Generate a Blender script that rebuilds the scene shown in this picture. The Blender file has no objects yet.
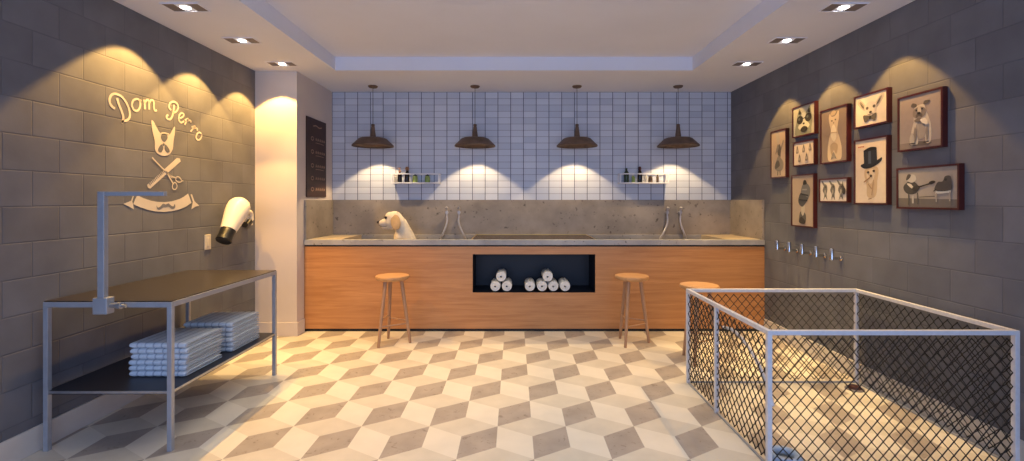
import bpy, bmesh, math, random
from mathutils import Vector, Matrix
from mathutils.geometry import tessellate_polygon
random.seed(7)
C = bpy.context.scene.collection
PI = math.pi
F, H = 465.0, 1.4            # focal length in pixels, eye height
XL, XR, YB = -2.666, 2.668, 5.718
XA, YC = -2.236, 4.787        # alcove wall, column front
SOF, TRAY, YF = 2.728, 2.865, -1.6

# ------------------------------------------------------------------ materials
def new_mat(name):
    m = bpy.data.materials.new(name); m.use_nodes = True
    nt = m.node_tree; b = nt.nodes['Principled BSDF']
    return m, nt, b
def srgb(r, g, b):
    f = lambda c: (c/255/12.92) if c/255 <= .04045 else ((c/255+.055)/1.055)**2.4
    return (f(r), f(g), f(b), 1)
def mat(name, col, rough=.6, metal=0, var=.12, scale=12, bump=0, bscale=None, stretch=(1,1,1), emit=None, estr=0):
    m, nt, b = new_mat(name); N = nt.nodes; L = nt.links
    tc = N.new('ShaderNodeTexCoord'); mp = N.new('ShaderNodeMapping'); mp.inputs['Scale'].default_value = stretch
    L.new(tc.outputs['Object'], mp.inputs['Vector'])
    nz = N.new('ShaderNodeTexNoise'); nz.inputs['Scale'].default_value = scale; nz.inputs['Detail'].default_value = 6
    L.new(mp.outputs[0], nz.inputs['Vector'])
    cr = N.new('ShaderNodeValToRGB')
    cr.color_ramp.elements[0].position = .3; cr.color_ramp.elements[1].position = .7
    cr.color_ramp.elements[0].color = tuple(c*(1-var) for c in col[:3])+(1,)
    cr.color_ramp.elements[1].color = tuple(min(1, c*(1+var)) for c in col[:3])+(1,)
    L.new(nz.outputs[0], cr.inputs[0]); L.new(cr.outputs[0], b.inputs['Base Color'])
    b.inputs['Roughness'].default_value = rough; b.inputs['Metallic'].default_value = metal
    if bump:
        bp = N.new('ShaderNodeBump'); bp.inputs['Strength'].default_value = bump; bp.inputs['Distance'].default_value = .01
        n2 = N.new('ShaderNodeTexNoise'); n2.inputs['Scale'].default_value = bscale or scale*3; n2.inputs['Detail'].default_value = 4
        L.new(mp.outputs[0], n2.inputs['Vector']); L.new(n2.outputs[0], bp.inputs['Height']); L.new(bp.outputs[0], b.inputs['Normal'])
    if emit:
        b.inputs['Emission Color'].default_value = emit; b.inputs['Emission Strength'].default_value = estr
    return m

M = {}
M['ceiling'] = mat('ceiling_paint', srgb(222,226,238), .9, var=.02, scale=2)
M['column'] = mat('column_paint', srgb(206,196,190), .85, var=.03, scale=3)
M['base'] = mat('baseboard_stone', srgb(204,198,190), .6, var=.06, scale=6)
M['steel'] = mat('brushed_steel', srgb(176,180,186), .38, .85, var=.08, scale=30)
M['steel2'] = mat('table_frame_steel', srgb(158,162,170), .4, .3, var=.06, scale=20)
M['chrome'] = mat('chrome', srgb(205,205,205), .18, 1, var=.03)
M['hose'] = mat('silver_hose', srgb(196,192,190), .4, .4, var=.1, scale=80)
M['table_top'] = mat('dark_table_top', srgb(58,52,50), .3, .35, var=.1, scale=5)
M['table_shelf'] = mat('dark_table_shelf', srgb(52,54,62), .4, .3, var=.1, scale=5)
M['pen_tube'] = mat('galvanised_tube', srgb(214,214,218), .45, .15, var=.06, scale=40)
M['wire'] = mat('black_wire', srgb(26,24,22), .5, .3, var=.1)
M['black'] = mat('black_plastic', srgb(20,20,22), .4, var=.1)
M['kick'] = mat('black_kick', srgb(12,12,14), .6, var=.1)
M['navy'] = mat('navy_niche', srgb(2,10,28), .5, var=.1, scale=3)
M['terry'] = mat('white_terry', srgb(238,236,230), .95, var=.04, scale=60, bump=.6, bscale=300)
M['terry_dark'] = mat('terry_shadow', srgb(60,58,60), .95, var=.05)
M['pad'] = mat('pale_blue_towel', srgb(196,210,226), .95, var=.08, scale=50, bump=.5, bscale=220)
def pad_mat():
    m = mat('striped_pale_towel', srgb(214,222,230), .95, var=.05, scale=50, bump=.5, bscale=220); nt = m.node_tree; N = nt.nodes; L = nt.links; b = N['Principled BSDF']
    src = b.inputs['Base Color'].links[0].from_socket
    tc = N.new('ShaderNodeTexCoord'); sp = N.new('ShaderNodeSeparateXYZ'); L.new(tc.outputs['Object'], sp.inputs[0])
    def mt(op, a, v=None):
        n = N.new('ShaderNodeMath'); n.operation = op; L.new(a, n.inputs[0])
        if v is not None: n.inputs[1].default_value = v
        return n.outputs[0]
    f = mt('ABSOLUTE', mt('SINE', mt('MULTIPLY', mt('ADD', sp.outputs['X'], .1725), PI*7/.345)))
    mr = N.new('ShaderNodeMapRange'); L.new(f, mr.inputs[0]); mr.inputs[1].default_value = .1; mr.inputs[2].default_value = .4; mr.inputs[3].default_value = .5; mr.inputs[4].default_value = 0
    mx = N.new('ShaderNodeMixRGB'); L.new(mr.outputs[0], mx.inputs[0]); L.new(src, mx.inputs[1]); mx.inputs[2].default_value = srgb(90,112,146)
    L.new(mx.outputs[0], b.inputs['Base Color']); return m
M['pad'] = pad_mat()
M['shade'] = mat('bronze_shade', srgb(104,84,70), .5, .3, var=.25, scale=14)
M['shade_in'] = mat('shade_inside', srgb(190,170,140), .5, var=.05)
M['bulb'] = mat('warm_bulb', (1,.85,.6,1), .4, emit=(1,.8,.5,1), estr=3)
M['spotbulb'] = mat('spot_bulb', (1,.95,.9,1), .4, emit=(1,.93,.86,1), estr=22)
M['trimdark'] = mat('downlight_grey', srgb(116,108,108), .6, 0, var=.06)
M['stool'] = mat('stool_wood', srgb(186,140,92), .5, var=.14, scale=9, stretch=(1,6,1))
M['stool_leg'] = mat('stool_leg_wood', srgb(168,130,98), .5, var=.12, scale=9, stretch=(6,6,1))
M['frame'] = mat('mahogany_frame', srgb(72,26,22), .35, var=.15, scale=20)
M['offwhite'] = mat('offwhite_paint', srgb(236,222,200), .8, var=.03)
M['logo'] = mat('logo_paint', srgb(206,196,182), .8, var=.03)
M['cream'] = mat('dryer_white', srgb(240,228,206), .3, var=.02)
M['fur'] = mat('cream_fur', srgb(236,220,192), .95, var=.1, scale=16, bump=.5, bscale=120)
M['fur_ear'] = mat('tan_fur', srgb(204,170,124), .95, var=.12, scale=20, bump=.5, bscale=120)
M['nose'] = mat('dog_nose', srgb(44,32,30), .35, var=.1)
M['platform'] = mat('pale_stone_platform', srgb(206,188,156), .3, var=.08, scale=7)
M['bronze'] = mat('bronze_plate', srgb(78,60,42), .25, .5, var=.2, scale=4)
M['brass'] = mat('brass_trim', srgb(200,165,95), .3, .8, var=.1)
M['shelf_white'] = mat('white_shelf_wire', srgb(226,226,230), .45, var=.03)
M['glassdark'] = mat('dark_glass', srgb(24,16,14), .12, var=.2)
M['greenjar'] = mat('green_jar', srgb(150,170,90), .3, var=.12)
M['greendark'] = mat('dark_green_glass', srgb(52,66,48), .2, var=.15)
M['amber'] = mat('amber_pump', srgb(150,106,70), .3, var=.1)
M['palejar'] = mat('pale_jar', srgb(208,200,180), .3, var=.08)
M['brownjar'] = mat('brown_jar', srgb(96,74,52), .4, var=.3, scale=60)
M['blackboard'] = mat('blackboard', srgb(58,34,26), .6, var=.3, scale=4)
M['chalk'] = mat('chalk', srgb(160,130,112), .9, var=.15, scale=60)
M['blue_toy'] = mat('blue_rubber', srgb(150,174,204), .4, var=.08)
M['drain'] = mat('drain_brown', srgb(70,36,30), .45, .2, var=.2)
M['plate'] = mat('switch_plastic', srgb(206,196,180), .5, var=.03)

# block wall -------------------------------------------------------------
def block_mat(name, col, phase):
    m, nt, b = new_mat(name); N = nt.nodes; L = nt.links
    tc = N.new('ShaderNodeTexCoord'); sp = N.new('ShaderNodeSeparateXYZ'); L.new(tc.outputs['Object'], sp.inputs[0])
    ad = N.new('ShaderNodeMath'); ad.operation = 'ADD'; ad.inputs[1].default_value = phase; L.new(sp.outputs['Y'], ad.inputs[0])
    cb = N.new('ShaderNodeCombineXYZ'); L.new(ad.outputs[0], cb.inputs['X']); L.new(sp.outputs['Z'], cb.inputs['Y'])
    def brick(ms, sm, c1, c2, cm):
        br = N.new('ShaderNodeTexBrick'); br.offset = .5; br.offset_frequency = 2
        br.inputs['Scale'].default_value = 1; br.inputs['Brick Width'].default_value = .305; br.inputs['Row Height'].default_value = .19486
        br.inputs['Mortar Size'].default_value = ms; br.inputs['Mortar Smooth'].default_value = sm; br.inputs['Bias'].default_value = 0
        br.inputs['Color1'].default_value = c1; br.inputs['Color2'].default_value = c2; br.inputs['Mortar'].default_value = cm
        L.new(cb.outputs[0], br.inputs['Vector']); return br
    d = lambda k: tuple(c*k for c in col[:3])+(1,)
    br = brick(.0035, .4, d(.9), d(1.1), d(.80))
    nz = N.new('ShaderNodeTexNoise'); nz.inputs['Scale'].default_value = 5; nz.inputs['Detail'].default_value = 8; L.new(tc.outputs['Object'], nz.inputs['Vector'])
    mr = N.new('ShaderNodeMapRange'); mr.inputs[3].default_value = .72; mr.inputs[4].default_value = 1.28; L.new(nz.outputs[0], mr.inputs[0])
    mx = N.new('ShaderNodeVectorMath'); mx.operation = 'SCALE'; L.new(br.outputs['Color'], mx.inputs[0]); L.new(mr.outputs[0], mx.inputs['Scale'])
    L.new(mx.outputs[0], b.inputs['Base Color']); b.inputs['Roughness'].default_value = .8
    br2 = brick(.006, 1, (1,1,1,1), (1,1,1,1), (0,0,0,1))
    n2 = N.new('ShaderNodeTexNoise'); n2.inputs['Scale'].default_value = 60; L.new(tc.outputs['Object'], n2.inputs['Vector'])
    ma = N.new('ShaderNodeMath'); ma.operation = 'MULTIPLY_ADD'; ma.inputs[1].default_value = .12; L.new(n2.outputs[0], ma.inputs[0]); L.new(br2.outputs['Color'], ma.inputs[2])
    bp = N.new('ShaderNodeBump'); bp.inputs['Strength'].default_value = .4; bp.inputs['Distance'].default_value = .005
    L.new(ma.outputs[0], bp.inputs['Height']); L.new(bp.outputs[0], b.inputs['Normal'])
    return m
M['block_l'] = block_mat('painted_block_wall_left', srgb(104,105,111), .305*10 - 2.573)
M['block_r'] = block_mat('painted_block_wall_right', srgb(104,105,112), .305*10 - 2.69)

def tile_mat():
    m, nt, b = new_mat('glazed_subway_tile'); N = nt.nodes; L = nt.links
    tc = N.new('ShaderNodeTexCoord'); sp = N.new('ShaderNodeSeparateXYZ'); L.new(tc.outputs['Object'], sp.inputs[0])
    def math_(op, a, bb=None):
        n = N.new('ShaderNodeMath'); n.operation = op
        for i, v in enumerate((a, bb)):
            if v is None: continue
            if isinstance(v, (int, float)): n.inputs[i].default_value = v
            else: L.new(v, n.inputs[i])
        return n.outputs[0]
    tw, th = .1568, .0779
    u = math_('DIVIDE', math_('ADD', sp.outputs['X'], -XA+.1568*4), tw); v = math_('DIVIDE', math_('ADD', sp.outputs['Z'], -1.4+th*20), th)
    fu, fv = math_('FRACT', u), math_('FRACT', v)
    du = math_('MULTIPLY', math_('MINIMUM', fu, math_('SUBTRACT', 1, fu)), tw)
    dv = math_('MULTIPLY', math_('MINIMUM', fv, math_('SUBTRACT', 1, fv)), th)
    ju = math_('LESS_THAN', du, .0042); jv = math_('LESS_THAN', dv, .0026)
    wn = N.new('ShaderNodeTexWhiteNoise'); wn.noise_dimensions = '2D'
    cb = N.new('ShaderNodeCombineXYZ'); L.new(math_('FLOOR', u), cb.inputs[0]); L.new(math_('FLOOR', v), cb.inputs[1]); L.new(cb.outputs[0], wn.inputs['Vector'])
    cr = N.new('ShaderNodeValToRGB'); cr.color_ramp.elements[0].color = srgb(184,192,208); cr.color_ramp.elements[1].color = srgb(204,210,222)
    L.new(wn.outputs['Value'], cr.inputs[0])
    m1 = N.new('ShaderNodeMixRGB'); L.new(jv, m1.inputs[0]); L.new(cr.outputs[0], m1.inputs[1]); m1.inputs[2].default_value = srgb(138,142,158)
    m2 = N.new('ShaderNodeMixRGB'); L.new(ju, m2.inputs[0]); L.new(m1.outputs[0], m2.inputs[1]); m2.inputs[2].default_value = srgb(88,94,114)
    L.new(m2.outputs[0], b.inputs['Base Color'])
    r = N.new('ShaderNodeMapRange'); L.new(math_('MAXIMUM', ju, jv), r.inputs[0]); r.inputs[3].default_value = .35; r.inputs[4].default_value = .9
    L.new(r.outputs[0], b.inputs['Roughness'])
    bp = N.new('ShaderNodeBump'); bp.inputs['Strength'].default_value = .4; bp.inputs['Distance'].default_value = .002; bp.invert = True
    L.new(math_('MAXIMUM', ju, jv), bp.inputs['Height']); L.new(bp.outputs[0], b.inputs['Normal'])
    return m
M['tile'] = tile_mat()

def concrete_mat(name, col, pits=True):
    m, nt, b = new_mat(name); N = nt.nodes; L = nt.links
    tc = N.new('ShaderNodeTexCoord')
    n1 = N.new('ShaderNodeTexNoise'); n1.inputs['Scale'].default_value = 2.6; n1.inputs['Detail'].default_value = 9; n1.inputs['Roughness'].default_value = .62; L.new(tc.outputs['Object'], n1.inputs['Vector'])
    c1 = N.new('ShaderNodeValToRGB'); c1.color_ramp.elements[0].position = .32; c1.color_ramp.elements[1].position = .68
    c1.color_ramp.elements[0].color = tuple(c*.70 for c in col[:3])+(1,); c1.color_ramp.elements[1].color = tuple(min(1,c*1.22) for c in col[:3])+(1,)
    L.new(n1.outputs[0], c1.inputs[0])
    n2 = N.new('ShaderNodeTexNoise'); n2.inputs['Scale'].default_value = 22; n2.inputs['Detail'].default_value = 3; L.new(tc.outputs['Object'], n2.inputs['Vector'])
    c2 = N.new('ShaderNodeValToRGB'); c2.color_ramp.elements[0].position = .27; c2.color_ramp.elements[1].position = .36
    c2.color_ramp.elements[0].color = (.38,.36,.34,1); c2.color_ramp.elements[1].color = (1,1,1,1); L.new(n2.outputs[0], c2.inputs[0])
    mx = N.new('ShaderNodeMixRGB'); mx.blend_type = 'MULTIPLY'; mx.inputs[0].default_value = 1; L.new(c1.outputs[0], mx.inputs[1]); L.new(c2.outputs[0], mx.inputs[2])
    L.new(mx.outputs[0], b.inputs['Base Color']); b.inputs['Roughness'].default_value = .55
    return m
M['concrete'] = concrete_mat('pitted_concrete', srgb(150,140,128))
M['worktop'] = concrete_mat('concrete_worktop', srgb(160,158,156))

def wood_mat():
    m, nt, b = new_mat('orange_oak_veneer'); N = nt.nodes; L = nt.links
    tc = N.new('ShaderNodeTexCoord'); mp = N.new('ShaderNodeMapping'); mp.inputs['Scale'].default_value = (.5, 1, 8); L.new(tc.outputs['Object'], mp.inputs['Vector'])
    n1 = N.new('ShaderNodeTexNoise'); n1.inputs['Scale'].default_value = 3; n1.inputs['Detail'].default_value = 10; n1.inputs['Roughness'].default_value = .6; n1.inputs['Distortion'].default_value = .6
    L.new(mp.outputs[0], n1.inputs['Vector'])
    c1 = N.new('ShaderNodeValToRGB'); c1.color_ramp.elements[0].position = .28; c1.color_ramp.elements[1].position = .72
    c1.color_ramp.elements[0].color = srgb(166,112,64); c1.color_ramp.elements[1].color = srgb(198,144,92)
    L.new(n1.outputs[0], c1.inputs[0])
    sp = N.new('ShaderNodeSeparateXYZ'); L.new(tc.outputs['Object'], sp.inputs[0])
    def mth(op, a, v):
        n = N.new('ShaderNodeMath'); n.operation = op; L.new(a, n.inputs[0]); n.inputs[1].default_value = v; return n.outputs[0]
    fr = mth('FRACT', mth('DIVIDE', sp.outputs['Z'], .147), 0)
    ln = mth('LESS_THAN', fr, .012)
    mx = N.new('ShaderNodeMixRGB'); mf = mth('MULTIPLY', ln, .35); L.new(mf, mx.inputs[0]); L.new(c1.outputs[0], mx.inputs[1]); mx.inputs[2].default_value = srgb(120,66,28)
    L.new(mx.outputs[0], b.inputs['Base Color']); b.inputs['Roughness'].default_value = .42
    return m
M['wood'] = wood_mat()
def floor_mat(name, col, var, marks=False):
    m, nt, b = new_mat(name); N = nt.nodes; L = nt.links
    tc = N.new('ShaderNodeTexCoord')
    n1 = N.new('ShaderNodeTexNoise'); n1.inputs['Scale'].default_value = 7; n1.inputs['Detail'].default_value = 8; L.new(tc.outputs['Object'], n1.inputs['Vector'])
    c1 = N.new('ShaderNodeValToRGB'); c1.color_ramp.elements[0].position = .3; c1.color_ramp.elements[1].position = .7
    c1.color_ramp.elements[0].color = tuple(c*(1-var) for c in col[:3])+(1,); c1.color_ramp.elements[1].color = tuple(min(1,c*(1+var)) for c in col[:3])+(1,)
    L.new(n1.outputs[0], c1.inputs[0]); out = c1.outputs[0]
    if marks:
        n2 = N.new('ShaderNodeTexNoise'); n2.inputs['Scale'].default_value = 26; n2.inputs['Detail'].default_value = 3; n2.inputs['Distortion'].default_value = 1.2; L.new(tc.outputs['Object'], n2.inputs['Vector'])
        c2 = N.new('ShaderNodeValToRGB'); c2.color_ramp.elements[0].position = .62; c2.color_ramp.elements[1].position = .68
        c2.color_ramp.elements[0].color = (1,1,1,1); c2.color_ramp.elements[1].color = (.72,.7,.68,1); L.new(n2.outputs[0], c2.inputs[0])
        mx = N.new('ShaderNodeMixRGB'); mx.blend_type = 'MULTIPLY'; mx.inputs[0].default_value = 1; L.new(out, mx.inputs[1]); L.new(c2.outputs[0], mx.inputs[2]); out = mx.outputs[0]
    L.new(out, b.inputs['Base Color']); b.inputs['Roughness'].default_value = .45
    return m
M['tile_dark'] = floor_mat('floor_tile_taupe', srgb(166,154,142), .12, True)
M['tile_mid'] = floor_mat('floor_tile_sand', srgb(208,198,180), .06)
M['tile_light'] = floor_mat('floor_tile_cream', srgb(222,213,196), .04)
_flat = {}
def flat(r, g, b_):
    k = (r, g, b_)
    if k not in _flat: _flat[k] = mat('ink_%d_%d_%d' % k, srgb(*k), .7, var=.03, scale=30)
    return _flat[k]

# ------------------------------------------------------------------ mesh building
class MB:
    def __init__(s): s.v = []; s.f = []; s.m = []
    def add(s, vs, fs, mi=0):
        o = len(s.v); s.v += [tuple(v) for v in vs]
        for f in fs: s.f.append([i+o for i in f]); s.m.append(mi)
        return s
    def box(s, x0, x1, y0, y1, z0, z1, mi=0):
        vs = [(x, y, z) for z in (z0, z1) for y in (y0, y1) for x in (x0, x1)]
        return s.add(vs, [(0,2,3,1),(4,5,7,6),(0,1,5,4),(2,6,7,3),(0,4,6,2),(1,3,7,5)], mi)
    def tube(s, pts, r, n=8, mi=0, cap=True, rot=0):
        P = [Vector(p) for p in pts]
        R = r if isinstance(r, (list, tuple)) else [r]*len(P)
        T = []
        for i in range(len(P)):
            a = P[max(0,i-1)]; b = P[min(len(P)-1,i+1)]; T.append((b-a).normalized())
        up = Vector((0,0,1)) if abs(T[0].z) < .9 else Vector((0,1,0))
        nrm = (up - T[0]*up.dot(T[0])).normalized(); vs = []
        for i, p in enumerate(P):
            nrm = (nrm - T[i]*nrm.dot(T[i])).normalized(); bn = T[i].cross(nrm)
            for k in range(n):
                a = 2*PI*k/n+rot; vs.append(p + (nrm*math.cos(a)+bn*math.sin(a))*R[i])
        fs = [(i*n+k, i*n+(k+1)%n, (i+1)*n+(k+1)%n, (i+1)*n+k) for i in range(len(P)-1) for k in range(n)]
        if cap: fs += [tuple(reversed(range(n))), tuple((len(P)-1)*n+k for k in range(n))]
        return s.add(vs, fs, mi)
    def lathe(s, prof, c=(0,0,0), n=32, mi=0, axis=None, capb=True, capt=True):
        """prof: (r, h) list; axis: unit Vector (default +z)"""
        c = Vector(c); ax = Vector(axis or (0,0,1)).normalized()
        q = Vector((0,0,1)).rotation_difference(ax); vs = []
        for r, h in prof:
            for k in range(n):
                a = 2*PI*k/n; vs.append(c + q @ Vector((r*math.cos(a), r*math.sin(a), h)))
        fs = [(i*n+k, i*n+(k+1)%n, (i+1)*n+(k+1)%n, (i+1)*n+k) for i in range(len(prof)-1) for k in range(n)]
        if capb: fs.append(tuple(reversed(range(n))))
        if capt: fs.append(tuple((len(prof)-1)*n+k for k in range(n)))
        return s.add(vs, fs, mi)
    def ball(s, c, r, mi=0, n=16, m=10, rot=None):
        r = (r,r,r) if isinstance(r,(int,float)) else r; c = Vector(c); vs = []
        for i in range(m+1):
            t = PI*i/m
            for k in range(n):
                a = 2*PI*k/n; v = Vector((r[0]*math.sin(t)*math.cos(a), r[1]*math.sin(t)*math.sin(a), r[2]*math.cos(t)))
                if i in (0, m): v = Vector((1e-5*math.cos(a), 1e-5*math.sin(a), v.z))
                if rot: v = rot @ v
                vs.append(c+v)
        fs = [((i+1)*n+k, (i+1)*n+(k+1)%n, i*n+(k+1)%n, i*n+k) for i in range(m) for k in range(n)]
        fs += [tuple(range(n)), tuple(m*n+k for k in reversed(range(n)))]
        return s.add(vs, fs, mi)
    def poly(s, pts3, mi=0):
        P = [Vector(p) for p in pts3]; tr = tessellate_polygon([P])
        return s.add(P, [tuple(t) for t in tr], mi)
ORG = {}
def build(name, mb, mats, parent=None, loc=None, smooth=None, bevel=0, label=None, segs=2, recalc=True):
    loc = Vector(loc) if loc is not None else Vector((0,0,0))
    off = ORG[parent.name] if parent is not None else loc
    me = bpy.data.meshes.new(name); me.from_pydata([tuple(Vector(v)-off) for v in mb.v], [], mb.f)
    mats = mats if isinstance(mats, (list, tuple)) else [mats]
    for mm in mats: me.materials.append(mm)
    for p, mi in zip(me.polygons, mb.m): p.material_index = mi
    me.validate()
    if recalc:
        bm = bmesh.new(); bm.from_mesh(me); bmesh.ops.recalc_face_normals(bm, faces=bm.faces); bm.to_mesh(me); bm.free()
    if smooth is not None:
        me.polygons.foreach_set('use_smooth', [True]*len(me.polygons)); me.set_sharp_from_angle(angle=math.radians(smooth))
    o = bpy.data.objects.new(name, me); C.objects.link(o)
    if parent is not None: o.parent = parent
    else: o.location = loc
    ORG[o.name] = off
    if bevel:
        b = o.modifiers.new('bevel', 'BEVEL'); b.width = bevel; b.segments = segs; b.limit_method = 'ANGLE'
    if label: o['label'] = label
    return o
def tag(o, label, cat, group=None):
    o['label'] = label; o['category'] = cat
    if group: o['group'] = group
    return o
def thing(name, label, cat, loc, group=None):
    o = bpy.data.objects.new(name, None); C.objects.link(o); o.location = loc; o.empty_display_size = .1
    ORG[o.name] = Vector(loc); return tag(o, label, cat, group)
def struct(name, mb, mats, **k):
    o = build(name, mb, mats, **k); o['kind'] = 'structure'; return o
def dup(root, loc, label, rotz=None, group=None):
    r = root.copy(); C.objects.link(r); r.location = loc
    if rotz is not None: r.rotation_euler = (0,0,rotz)
    r['label'] = label
    if group: r['group'] = group
    for ch in list(root.children):
        c = ch.copy(); C.objects.link(c); c.parent = r
        for g in list(ch.children):
            d = g.copy(); C.objects.link(d); d.parent = c
    return r
def crom(P, n=6, closed=False):
    P = [Vector(p) for p in P]; out = []; N = len(P)
    rng = range(N) if closed else range(N-1)
    for i in rng:
        if closed: a, b, c, d = P[i-1], P[i], P[(i+1)%N], P[(i+2)%N]
        else: a, b, c, d = P[max(0,i-1)], P[i], P[i+1], P[min(N-1,i+2)]
        for k in range(n):
            t = k/n
            out.append(.5*((2*b)+(c-a)*t+(2*a-5*b+4*c-d)*t*t+(3*b-a-3*c+d)*t**3))
    out.append(P[0].copy() if closed else P[-1]); return out

# ------------------------------------------------------------------ setting
T = .15
# floor: rhombille (tumbling block) pattern laid as real tiles
s = .2430; dx = s*math.cos(PI/6); X0 = .0780*H; Y0 = F*H/259.2
def clip(poly):
    def cut(P, f):
        out = []
        for i in range(len(P)):
            a, b = P[i], P[(i+1)%len(P)]; fa, fb = f(a), f(b)
            if fa >= 0: out.append(a)
            if (fa > 0 > fb) or (fa < 0 < fb):
                t = fa/(fa-fb); out.append((a[0]+(b[0]-a[0])*t, a[1]+(b[1]-a[1])*t))
        return out
    for f in (lambda p: p[0]-XL, lambda p: XR-p[0], lambda p: p[1]-YF, lambda p: YB-p[1]):
        poly = cut(poly, f)
        if len(poly) < 3: return None
    return poly
mb = MB()
for j in range(-14, 12):
    for i in range(-12, 12):
        ox = X0 + (2*i + (j % 2))*dx; oy = Y0 + 1.5*s*j
        D, A = (ox, oy), (ox, oy+s); Cc, B = (ox+dx, oy+s/2), (ox+dx, oy+1.5*s); D2, A2 = (ox+2*dx, oy), (ox+2*dx, oy+s); Nn = (ox+dx, oy-s/2)
        for poly, mi in (((D, Cc, B, A), 0), ((Cc, D2, A2, B), 2), ((D, Nn, D2, Cc), 1)):
            q = clip(list(poly))
            if q: mb.add([(x, y, 0) for x, y in q], [tuple(range(len(q)))], mi)
fl = struct('floor', mb, [M['tile_dark'], M['tile_mid'], M['tile_light']], recalc=False)
slab = MB().box(XL-T, XR+T, YF, YB+T, -.15, -.004)
struct('floor_slab', slab, M['base'])
struct('wall_left', MB().box(XL-T, XL, YF, YB+T, 0, TRAY+.1), M['block_l'])
struct('wall_right', MB().box(XR, XR+T, YF, YB+T, 0, TRAY+.1), M['block_r'])
struct('wall_back', MB().box(XL, XR, YB, YB+T, 0, TRAY+.1), M['tile'])
struct('wall_alcove', MB().box(XL, XA, YC, YB, 0, SOF), M['column'])
TX, TY0, TY1 = 1.83, -1.0, 4.765
mb = MB(); mb.box(XL, XR, YF, YB, TRAY, TRAY+.1)
mb.box(XL, -TX, YF, YB, SOF, TRAY); mb.box(TX, XR, YF, YB, SOF, TRAY); mb.box(-TX, TX, TY1, YB, SOF, TRAY); mb.box(-TX, TX, YF, TY0, SOF, TRAY)
struct('ceiling', mb, M['ceiling'])
bb = .14
struct('baseboard_left', MB().box(XL, XL+.014, YF, YC-.014, 0, bb), M['base'], bevel=.002)
mb = MB(); mb.box(XL, XA+.014, YC-.014, YC, 0, bb); mb.box(XA, XA+.014, YC, 4.94, 0, bb)
struct('baseboard_alcove', mb, M['column'])
struct('baseboard_right', MB().box(XR-.014, XR, YF, 4.94, 0, bb), M['base'], bevel=.002)

# ------------------------------------------------------------------ washing counter
YFc = 4.95; top, bot = .976, .921
cx0, cx1 = XA+.002, XR-.002
PL, PC0, PC1, PR = -1.86, -.45, .87, 2.28
W = thing('washing_counter', 'long orange wood washing counter with grey concrete top, sunken tubs and dark niche', 'counter', ((cx0+cx1)/2, YFc, 0))
nx0, nx1, nz0, nz1 = -.44, .865, .415, .822
mb = MB(); y0, y1 = YFc, YFc+.02
for (a, b_, c, d) in ((cx0, nx0, .03, .904), (nx1, cx1, .03, .904), (nx0, nx1, .03, nz0), (nx0, nx1, nz1, .904)):
    mb.box(a, b_, y0, y1, c, d)
build('front_panel', mb, M['wood'], W)
build('kick_board', MB().box(cx0, cx1, YFc+.012, YFc+.03, 0, .03), M['kick'], W)
build('shadow_gap', MB().box(cx0, cx1, YFc+.01, YFc+.025, .900, bot), M['kick'], W)
mb = MB(); nd = .42
mb.box(nx0, nx1, YFc+.001, YFc+nd, nz0-.012, nz0); mb.box(nx0, nx1, YFc+.001, YFc+nd, nz1, nz1+.012)
mb.box(nx0-.012, nx0, YFc+.001, YFc+nd, nz0-.012, nz1+.012); mb.box(nx1, nx1+.012, YFc+.001, YFc+nd, nz0-.012, nz1+.012); mb.box(nx0, nx1, YFc+nd, YFc+nd+.012, nz0, nz1)
build('niche', mb, M['navy'], W, label='open dark navy niche in the middle of the wooden front')
# worktop: front rim and rear ledge with three decks
mb = MB(); mb.box(cx0, cx1, YFc-.012, YFc+.07, bot, top); mb.box(cx0, cx1, YB-.05, YB-.025, bot, top)
build('worktop', mb, M['worktop'], W, bevel=.003)
for x0, x1, mk, lb in ((cx0, PL, 'platform', 'pale stone ledge at the left end'), (PR, cx1, 'platform', 'pale stone ledge at the right end')):
    build('end_ledge', MB().box(x0, x1, YFc+.07, YB-.05, bot, top+.002), M[mk], W, label=lb)
build('centre_plate', MB().box(PC0, PC1, YFc+.07, YB-.05, bot, top+.002), M['bronze'], W, label='dark bronze plate between the two tubs')
mb = MB(); mb.box(PC0-.012, PC0, YFc+.07, YB-.05, bot, top+.004); mb.box(PC1, PC1+.012, YFc+.07, YB-.05, bot, top+.004); mb.box(PC0, PC1, YB-.062, YB-.05, top, top+.006)
build('plate_edge', mb, M['brass'], W)
TF = .62
for x0, x1 in ((PL, PC0-.012), (PC1+.012, PR)):
    mb = MB(); mb.box(x0, x1, YFc+.07, YB-.05, TF-.02, TF); mb.box(x0, x1, YFc+.05, YFc+.07, TF-.02, bot); mb.box(x0, x1, YB-.05, YB-.03, TF-.02, bot)
    mb.box(x0-.0, x0+.012, YFc+.07, YB-.05, TF, bot); mb.box(x1-.012, x1, YFc+.07, YB-.05, TF, bot)
    t = build('tub', mb, M['concrete'], W)
    build('drain', MB().lathe([(.035,0),(.035,.004),(.025,.006)], ((x0+x1)/2+.2, 5.35, TF), 20), M['chrome'], t)
mb = MB(); mb.box(cx0, cx1, YB-.025, YB-.001, top, 1.4)
build('backsplash', mb, M['concrete'], W, label='pitted concrete splashback along the tiled wall')
build('side_splash', MB().box(XA+.001, XA+.022, YFc, YB-.025, top, 1.4), M['concrete'], W)
build('side_splash', MB().box(XR-.022, XR-.001, YFc, YB-.025, top, 1.4), M['concrete'], W, bevel=.003)

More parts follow.
